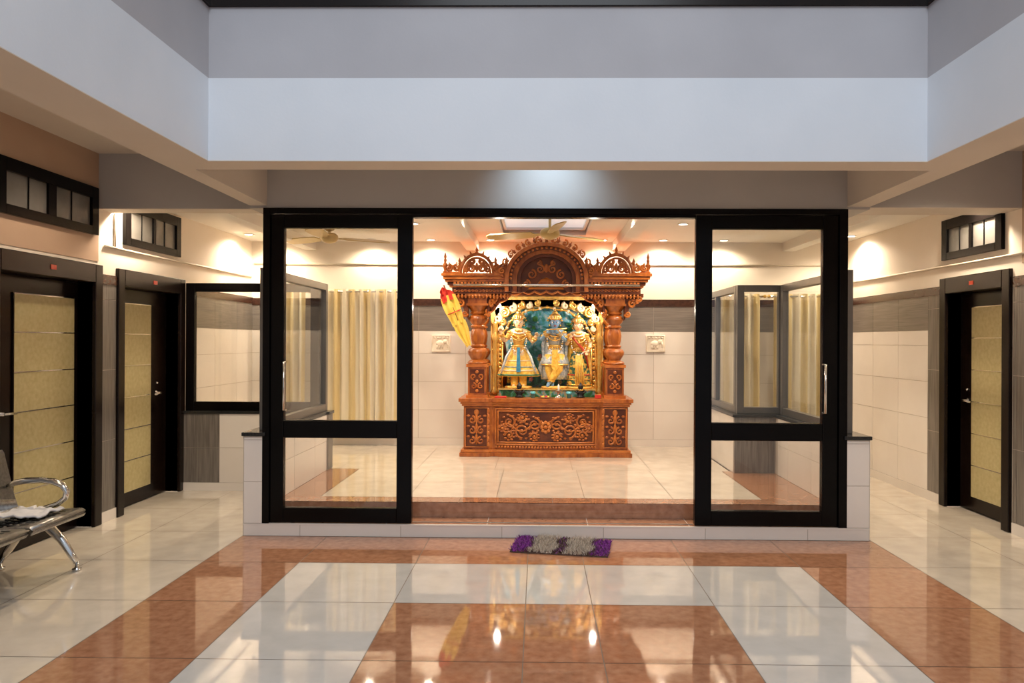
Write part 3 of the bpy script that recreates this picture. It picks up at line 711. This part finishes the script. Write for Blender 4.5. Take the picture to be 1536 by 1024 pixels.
    for k in range(9):
        a=pi+pi*(k+.5)/9; g.ell(cz+Vector((1.1*hr*math.cos(a),1.1*hr*math.sin(a),hr*.55)),(.13*hr,.1*hr,.3*hr),'crm' if k%2 else 'gold',8,6)
    for k in range(5):
        a=pi+pi*(k+.5)/5; g.ell(cz+Vector((1.13*hr*math.cos(a),1.13*hr*math.sin(a),hr*.15)),.1*hr,lip if k%2 else c_grn,8,6)
    for k in range(9):
        a=.1+(pi-.2)*k/8; c0=hc+Vector((0,hr*.9,hr*.4))
        g.tube([c0+Vector((1.15*hr*math.cos(a),0,1.15*hr*math.sin(a))),c0+Vector((1.4*hr*math.cos(a),0,1.4*hr*math.sin(a))),c0+Vector((1.65*hr*math.cos(a),0,1.65*hr*math.sin(a)))],[.1*hr,.2*hr,.03*hr],'goldp',6)
    for r0,zz,dz,mm in ((.05,.835,.02,'gold'),(.07,.83,.05,whi),(.085,.825,.09,'gold'),(.098,.82,.14,'gold')):
        g.tube([P(r0*math.sin(t),-.05-.045*math.cos(t)-.01,zz-dz*.5-dz*.5*math.cos(t)) for t in [(-pi*.75+1.5*pi*i/18) for i in range(19)]],.010*H,mm,6)
    g.ell(P(0,-.105,.70),(.022*H,.012*H,.028*H),'gold',10,8)
    gar=[P(.11*math.sin(t)*(1-.1*math.cos(t)),-.085-.02*math.cos(t),.66-.16*math.cos(t)) for t in [(-pi*.9+1.8*pi*i/28) for i in range(29)]]
    for k,q in enumerate(gar): g.ell(q,.012*H,whi if k%3 else 'gold',8,6)
    for s,i in ((-1,0),(1,1)):
        w=Vector(A[i][1]); el=Vector(A[i][0]); sh=Vector((s*.125,0,.795))
        for c0,c1,t,r in ((el,w,.9,.029),(el,w,.78,.030),(el,w,.66,.032),(sh,el,.5,.044),(sh,el,.62,.042)):
            c=c0.lerp(c1,t); d=(c1-c0).normalized(); u=d.orthogonal().normalized(); v=d.cross(u)
            g.tube([P(*(c+(u*math.cos(k*pi/6)+v*math.sin(k*pi/6))*r)) for k in range(12)],.008*H,'gold',6,closed=True)
        g.ell(P(s*.13,-.01,.80),(.045*H,.05*H,.025*H),'gold',10,8)
    g.lathe([(.070*H,.60*H),(.082*H,.66*H),(.098*H,.73*H),(.115*H,.775*H),(.10*H,.81*H),(.05*H,.835*H)],(x+lean*.7*H,y,z),top,24,sy=.85)
    for s,i in ((-1,0),(1,1)):
        el=Vector(A[i][0]); sh=Vector((s*.115,0,.795)); m_=sh.lerp(el,.45)
        g.tube([P(*sh),P(*sh.lerp(el,.2)),P(*m_)],[.046*H,.045*H,.04*H],top,12)
    if style=='skirt':
        g.lathe([(.295*H,.165*H),(.30*H,.18*H),(.265*H,.25*H),(.21*H,.36*H),(.15*H,.46*H),(.10*H,.55*H),(.078*H,.61*H)],(x+lean*.4*H,y,z),low,64,mod=lambda a,t:1+.045*(1-t)*math.cos(a*18),sy=.45)
        for rr,zz,th_,mm in ((.295,.185,.013,c_grn),(.265,.25,.012,'crm'),(.24,.30,.008,c_blu),(.195,.39,.009,'crm')):
            g.tube([P(rr*math.cos(k*pi/20),rr*.45*math.sin(k*pi/20),zz) for k in range(40)],th_*H,mm,6,closed=True)
        g.prism([(x-.02*H,z+.58*H),(x+.02*H,z+.58*H),(x+.03*H,z+.23*H),(x-.03*H,z+.23*H)],y-.15*H,y-.13*H,'y',c_blu)
        for s in (-1,1):
            g.lathe([(.05*H,.03*H),(.055*H,.05*H),(.06*H,.2*H)],(x+s*.06*H,y,z),c_yel,14)
            g.tube([P(s*.10,-.06,.58),P(s*.17,-.10,.45),P(s*.22,-.12,.30),P(s*.25,-.10,.20)],[.012*H,.018*H,.018*H,.01*H],c_sil,8)
    elif style=='sari':
        g.lathe([(.17*H,.03*H),(.175*H,.05*H),(.165*H,.2*H),(.145*H,.35*H),(.125*H,.46*H),(.10*H,.55*H),(.075*H,.61*H)],(x+lean*.3*H,y,z),low,48,mod=lambda a,t:1+.05*(1-t)*math.cos(a*14),sy=.65)
        for rr,zz,mm in ((.175,.055,'gold'),(.17,.13,'gold'),(.165,.20,c_red)):
            g.tube([P(rr*math.cos(k*pi/20),rr*.65*math.sin(k*pi/20),zz) for k in range(40)],.011*H,mm,6,closed=True)
        g.tube([P(-.10,-.07,.80),P(-.04,-.10,.70),P(.05,-.10,.60),P(.11,-.07,.48),P(.14,-.05,.30)],[.013*H,.016*H,.018*H,.016*H,.010*H],c_red,10)
        for k in range(5): g.tube([P(-.04+.02*k,-.105,.5),P(-.06+.03*k,-.12,.06)],[.01*H,.014*H],'goldp' if k%2 else c_yel,8)
    else:
        for lg in legs:
            a=[Vector(q) for q in lg[:3]]; a[2]=a[1].lerp(a[2],.8)
            g.tube([P(*a[0]),P(*a[0].lerp(a[1],.5)),P(*a[1]),P(*a[1].lerp(a[2],.6)),P(*a[2])],[.088*H,.08*H,.066*H,.052*H,.045*H],low,14)
            g.tube([P(*(a[2]+Vector((.045*math.cos(k*pi/6),.045*math.sin(k*pi/6),0)))) for k in range(12)],.008*H,'gold',6,closed=True)
        g.lathe([(.19*H,.33*H),(.18*H,.38*H),(.14*H,.47*H),(.115*H,.54*H),(.08*H,.60*H)],(x,y,z),c_sil,48,mod=lambda a,t:1+.06*(1-t)*math.cos(a*12),sy=.65)
        g.tube([P(.19*math.cos(k*pi/20),.19*.65*math.sin(k*pi/20),.335) for k in range(40)],.010*H,'gold',6,closed=True)
        g.prism([(x-.04*H,z+.55*H),(x+.04*H,z+.55*H),(x+.05*H,z+.30*H),(x,z+.24*H),(x-.05*H,z+.30*H)],y-.15*H,y-.12*H,'y',c_yel)
        for s in (-1,1):
            g.tube([P(s*.11,.02,.79),P(s*.17,.02,.62),P(s*.16,.02,.45),P(s*.21,.03,.28),P(s*.18,.03,.16)],[.02*H,.028*H,.022*H,.03*H,.012*H],c_sil,10)
    g.lathe([(.085*H,.575*H),(.096*H,.585*H),(.096*H,.605*H),(.082*H,.62*H)],(x+lean*.6*H,y,z),'gold',24,sy=.9)
    for k in range(7):
        t=-1.1+2.2*k/6; g.ell(P(.10*math.sin(t),-.09*math.cos(t),.565),(.010*H,.008*H,.022*H),'gold',8,6)
    g.lathe([(.17*H,0),(.19*H,.012*H),(.17*H,.028*H),(.02,.03*H)],(x,y-.02,z-.002),'goldp',24,mod=lambda a,t:1+.06*math.cos(a*10),sy=.7)
    g.make('head_costume_and_ornaments',e)
    return e
fl_arms=[((-.20,-.02,.68),(-.10,-.12,.80),(-.065,-.13,.82)),((.17,-.03,.66),(.03,-.13,.80),(-.005,-.14,.815))]
SZ=.992
statue(-.235,8.86,SZ,.84,sk_gold,'goldp',c_yel,'skirt',arms=[((-.20,-.02,.66),(-.25,-.11,.78),(-.255,-.13,.815)),((.20,-.02,.65),(.24,-.10,.72),(.25,-.12,.755))])
o=statue(.20,8.86,SZ,.84,sk_blue,c_sil,c_yel,'dhoti',arms=fl_arms,cape=c_sil)
g=MB(); g.tube([(.20-.12*.84,8.86-.165*.84,SZ+.835*.84),(.20+.17*.84,8.86-.15*.84,SZ+.85*.84)],.008,'gold',8); g.make('flute',o)
statue(.50,8.87,SZ,.80,sk_gold,'goldp',c_mix,'sari',lean=-.03,arms=[((-.18,-.03,.65),(-.12,-.12,.76),(-.10,-.13,.80)),((.18,-.02,.64),(.14,-.12,.56),(.12,-.14,.53))],cape=c_yel)

# altar offerings
def small_idol(x,y):
    g=MB(); g.lathe([(.05,0),(.055,.012),(.035,.025),(.045,.05),(.04,.08),(.022,.10),(.032,.12),(.03,.14),(.012,.165),(.002,.18)],(x,y,.893),blk,14); 
    for s in(-1,1): g.tube([(x+s*.03,y,.99),(x+s*.055,y-.02,.96),(x+s*.03,y-.04,.95)],[.013,.011,.008],blk,6)
    g.tube([(x+.04*math.cos(k*pi/6),y-.01+.035*math.sin(k*pi/6),.985) for k in range(12)],.006,'gold',6,closed=True)
    g.make('small_idol')
small_idol(-.22,8.62); small_idol(.50,8.62)
for cx in (-.06,.36):
    g=MB(); g.lathe([(.022,0),(.026,.04),(.032,.075),(.030,.075),(.024,.01)],(cx,8.55,.893),'cyan',16); g.make('glass_cup')
g=MB(); g.lathe([(.05,0),(.05,.01),(.02,.02),(.015,.06),(.035,.075),(.05,.09),(.048,.09),(.02,.08)],(.24,8.58,.893),'steel',18); g.lathe([(.012,.08),(.012,.14),(.002,.16)],(.24,8.58,.893),'white',10); g.make('oil_lamp')
g=MB(); g.lathe([(.065,0),(.085,.012),(.08,.014),(.06,.004)],(.08,8.55,.893),'steel',24); 
for k in range(6): g.ell((.08+.04*math.cos(k),8.55+.04*math.sin(k),.907),.013,'red' if k%2 else 'yel',8,6)
g.make('offering_plate')
g=MB(); g.box(.66,.73,8.51,8.56,.893,.935,'red'); g.box(.665,.725,8.515,8.555,.935,.94,'gold'); g.make('incense_box',bevel=.003)
g=MB(); g.box(-.50,-.37,8.49,8.57,.893,.912,'red'); g.box(-.495,-.375,8.493,8.567,.896,.909,'white'); g.make('prayer_book',bevel=.002)
# flag tied beside the pillar: short pole with bunched red / yellow cloth
g=MB(); a=Vector((-1.06,8.33,2.14)); b_=Vector((-.80,8.40,1.50))
d=(b_-a).normalized(); u=Vector((0,1,0)); u=(u-d*u.dot(d)).normalized(); v_=d.cross(u)
g.tube([a-d*.05,b_],.009,'woodd',8)
def sheet(t0,t1,w0,w1,off,m,lift=0,nx=28,ny=14):
    vs=[]
    for j in range(ny+1):
        t=j/ny; c=a.lerp(b_,t0+(t1-t0)*t); w=w0+(w1-w0)*t+.010*math.sin(t*5)
        for i in range(nx+1):
            s_=-1+2*i/nx
            vs.append(c+v_*(s_*w+off)+u*(-.018-lift+.012*math.sin(s_*7+t*2))+Vector((0,0,-.02*s_*s_)))
    g.add(vs,[(j*(nx+1)+i,j*(nx+1)+i+1,(j+1)*(nx+1)+i+1,(j+1)*(nx+1)+i) for j in range(ny) for i in range(nx)],m,True)
sheet(.10,.60,.085,.085,0,'yel'); sheet(.55,1.0,.075,.04,.012,'yel',.004); sheet(.02,.19,.06,.09,0,'red',.006); sheet(-.05,.06,.02,.055,-.02,'red',.004)
c=a.lerp(b_,.40); g.tube([c+v_*(-.08)-u*.034,c-u*.040,c+v_*.08-u*.034],.006,'red',6)
g.make('furled_flag')
def plaque(x,z):
    g=MB(); g.box(x-.12,x+.12,9.335,9.361,z-.11,z+.11,'plaq')
    g.tube([(x-.11,9.333,z-.10),(x+.11,9.333,z-.10),(x+.11,9.333,z+.10),(x-.11,9.333,z+.10)],.010,'plaq',6,closed=True)
    g.ell((x-.01,9.33,z),(.055,.022,.04),'plaq'); g.ell((x+.055,9.328,z+.025),(.028,.02,.028),'plaq'); g.tube([(x+.075,9.328,z+.02),(x+.088,9.328,z-.02),(x+.08,9.328,z-.05)],[.012,.009,.006],'plaq',6)
    for q in (-.045,-.015,.02): g.tube([(x+q,9.328,z-.02),(x+q,9.328,z-.065)],.011,'plaq',6)
    for q in range(5): g.ell((x-.08+q*.04,9.33,z+.075),(.014,.01,.012),'plaq',8,6)
    g.make('carved_wall_plaque')
plaque(-1.24,1.52); plaque(1.49,1.53)

# ---------------------------------------------------------------- ceiling fans
def fan(x,y,z,rot,zc=2.82):
    g=MB(); g.lathe([(.055,zc),(.055,zc-.03),(.015,zc-.05),(.015,z+.06),(.06,z+.055),(.095,z+.03),(.10,z-.01),(.07,z-.045),(.03,z-.055),(.005,z-.06)],(x,y,0),'fan',24)
    for k in range(3):
        a=rot+k*2*pi/3; R=Matrix.Translation((x,y,z))@Matrix.Rotation(a,4,'Z')@Matrix.Rotation(.30,4,'X')
        pr=[(.09,.02),(.16,.022),(.18,.06),(.40,.075),(.64,.07),(.69,.04),(.69,-.04),(.64,-.06),(.40,-.065),(.18,-.05),(.16,-.022),(.09,-.02)]
        n=len(pr); vs=[R@Vector((p[0],p[1],.005)) for p in pr]+[R@Vector((p[0],p[1],-.005)) for p in pr]
        g.add(vs,[tuple(range(n)),tuple(reversed(range(n,2*n)))]+[(i,i+n,(i+1)%n+n,(i+1)%n) for i in range(n)],'fan')
    g.make('ceiling_fan')
fan(.11,7.30,2.62,-pi/2+.12,zc=2.90); fan(-2.35,8.2,2.70,.5)

# ---------------------------------------------------------------- rug
def rug():
    g=MB(); R=Matrix.Translation((.185,5.53,0))@Matrix.Rotation(-.16,4,'Z')
    W,D=.36,.20
    g.box(-W,W,-D,D,.001,.012,'rugbr',R=R)
    random.seed(3)
    for i in range(4200):
        u=random.uniform(-W,W); v=random.uniform(-D,D)
        t=(u+W)/(2*W)+.025*math.sin(v*22)
        m='purple' if (t<.17 or t>.85) else ('rugw' if (abs(t-.33)<.12 or abs(t-.69)<.12) else ('rugbr' if random.random()<.8 else 'purple'))
        if random.random()<.16: m='rugbr'
        h=.016+random.random()*(.032 if m=='rugw' else .012)
        b0=R@Vector((u,v,.010)); dx=random.uniform(-.025,.025); dy=random.uniform(-.025,.025)
        t1=R@Vector((u+dx,v+dy,.010+h)); w_=.005
        sx=R.to_3x3()@Vector((w_,0,0)); sy=R.to_3x3()@Vector((0,w_,0))
        g.add([b0-sx-sy,b0+sx-sy,b0+sy,t1],[(0,1,3),(1,2,3),(2,0,3)],m)
    g.make('shaggy_doormat')
rug()

# ---------------------------------------------------------------- steel waiting bench
be=empty('steel_waiting_bench')
BX=-.07; BY=-.08
g=MB()
prof=[(-3.00,.375),(-2.985,.395),(-3.01,.412),(-3.10,.408),(-3.22,.392),(-3.34,.385),(-3.42,.395),(-3.46,.43),(-3.49,.52),(-3.52,.64),(-3.55,.76),(-3.56,.80)]
prof=[(x+BX,z) for x,z in prof]
def seatp(y0,y1):
    n=len(prof); vs=[]
    for y in (y0,y1):
        for p in prof: vs.append((p[0],y,p[1]))
        for p in prof: vs.append((p[0]+ (0 if p[1]<.42 else .014),y,p[1]-.018))
    fs=[]
    for i in range(n-1):
        fs+= [(i,i+1,2*n+i+1,2*n+i),(n+i+1,n+i,3*n+i,3*n+i+1),(i+1,i,n+i,n+i+1),(2*n+i,2*n+i+1,3*n+i+1,3*n+i)]
    g.add(vs,fs,'seat',True)
for k in range(4):
    y1=5.0+BY-k*.56; seatp(y1-.52,y1)
    for i in range(9):
        for j in range(4):
            yy=y1-.06-i*.05; xx=BX-3.08-j*.08
            g.box(xx-.025,xx+.025,yy-.008,yy+.008,.402-.006*j,.411-.006*j,'black')
g.make('seats',be)
g=MB(); g.tube([(BX-3.30,5.02+BY,.33),(BX-3.30,2.75+BY,.33)],.032,'seat',8)
for yy in (4.96+BY,2.85+BY):
    g.tube([(BX+x,yy,z) for x,z in ((-3.30,.33),(-3.22,.30),(-3.12,.20),(-3.06,.11),(-3.02,.055))],[.034,.034,.028,.024,.02],'steel',10)
    g.tube([(BX+x,yy,z) for x,z in ((-3.30,.33),(-3.40,.26),(-3.48,.14),(-3.54,.055))],[.034,.03,.026,.02],'steel',10)
    for xx in (-3.02,-3.54): g.lathe([(.028,0),(.03,.012),(.012,.02),(.010,.06)],(BX+xx,yy,.001),'steel',14)
    pts=[(-3.49,.56),(-3.44,.585),(-3.36,.60),(-3.26,.605),(-3.18,.595),(-3.12,.57),(-3.09,.53),(-3.10,.485),(-3.15,.445),(-3.23,.42),(-3.30,.35)]
    g.tube([(BX+x,yy,z) for x,z in pts],[.016,.020,.022,.022,.022,.021,.02,.019,.018,.018,.02],'steel',10)
g.make('frame_and_arms',be)
g=MB(); nx,ny=16,12; vs=[]
for j in range(ny+1):
    for i in range(nx+1):
        u=i/nx; v=j/ny; n_=noise.noise(Vector((u*5,v*5,1.3)))
        vs.append((BX-3.36+.30*u+.02*n_,4.56+.26*v+.03*noise.noise(Vector((u*3,v*4,7))),.427+.03*abs(n_)+.015*abs(noise.noise(Vector((u*11,v*11,4))))))
g.add(vs,[(j*(nx+1)+i,j*(nx+1)+i+1,(j+1)*(nx+1)+i+1,(j+1)*(nx+1)+i) for j in range(ny) for i in range(nx)],'cloth',True)
o=g.make('folded_cloth'); sd=o.modifiers.new('s','SOLIDIFY'); sd.thickness=.01

# ---------------------------------------------------------------- lights
def downlight(x,y,z,E,col=(1,.81,.60),size=1.9):
    e=empty('recessed_downlight'); g=MB()
    g.lathe([(.055,z-.001),(.065,z-.006),(.05,z-.010),(.045,z-.004)],(x,y,0),'white',20)
    g.lathe([(.043,z-.006),(.043,z-.004)],(x,y,0),'lamp',16); g.make('fitting',e)
    l=bpy.data.lights.new('downlight','SPOT'); l.energy=E; l.color=col; l.spot_size=size; l.spot_blend=.6; l.shadow_soft_size=.05
    o=bpy.data.objects.new('bulb',l); o.location=(x,y,z-.03); S.collection.objects.link(o); o.parent=e
for x in (-3.3,-2.1,-1.35,-.60,.80,1.55,2.3): downlight(x,9.15,2.82,44,size=2.7)
for x,y in ((-1.35,7.9),(1.55,7.9),(-1.35,6.8),(1.55,6.8),(-.62,7.35),(.82,7.35)): downlight(x,y,2.82,60,size=2.5)
for y in (6.42,8.75): downlight(-3.48,y,2.82,75,size=2.75)
for y in (6.42,8.75): downlight(3.70,y,2.82,80,size=2.75)
for y in (1.0,3.4,5.2): 
    downlight(-2.95,y,3.10,42,size=2.3); downlight(3.2,y,3.10,42,size=2.3)
l=bpy.data.lights.new('cool_spot','SPOT'); l.energy=22; l.color=(.62,.82,1); l.spot_size=1.7; l.spot_blend=1; l.shadow_soft_size=.05
o=bpy.data.objects.new('cool_wall_spot',l); o.location=(.08,5.25,3.05); o.rotation_euler=(Vector((.08,5.80,2.72))-Vector(o.location)).to_track_quat('-Z','Y').to_euler(); S.collection.objects.link(o)
l=bpy.data.lights.new('atrium_fill','AREA'); l.shape='RECTANGLE'; l.size=3; l.size_y=3; l.energy=170; l.color=(.86,.93,1)  # added area light, out of view, brightens the beam faces from above
o=bpy.data.objects.new('atrium_fill',l); o.location=(.15,-.5,6.0); o.rotation_euler=(math.radians(30),0,0); S.collection.objects.link(o)
W=bpy.data.worlds.new('World'); S.world=W; W.use_nodes=True
W.node_tree.nodes['Background'].inputs[0].default_value=(.68,.75,.86,1); W.node_tree.nodes['Background'].inputs[1].default_value=.58

# ---------------------------------------------------------------- camera
cam=bpy.data.cameras.new('camera'); co=bpy.data.objects.new('camera',cam); S.collection.objects.link(co)
cam.sensor_width=36; cam.lens=1100/1536*36; cam.shift_x=-24/1536; cam.clip_start=.05
co.location=(0,0,1.55); co.rotation_euler=(pi/2,-.0048,.014)
S.camera=co
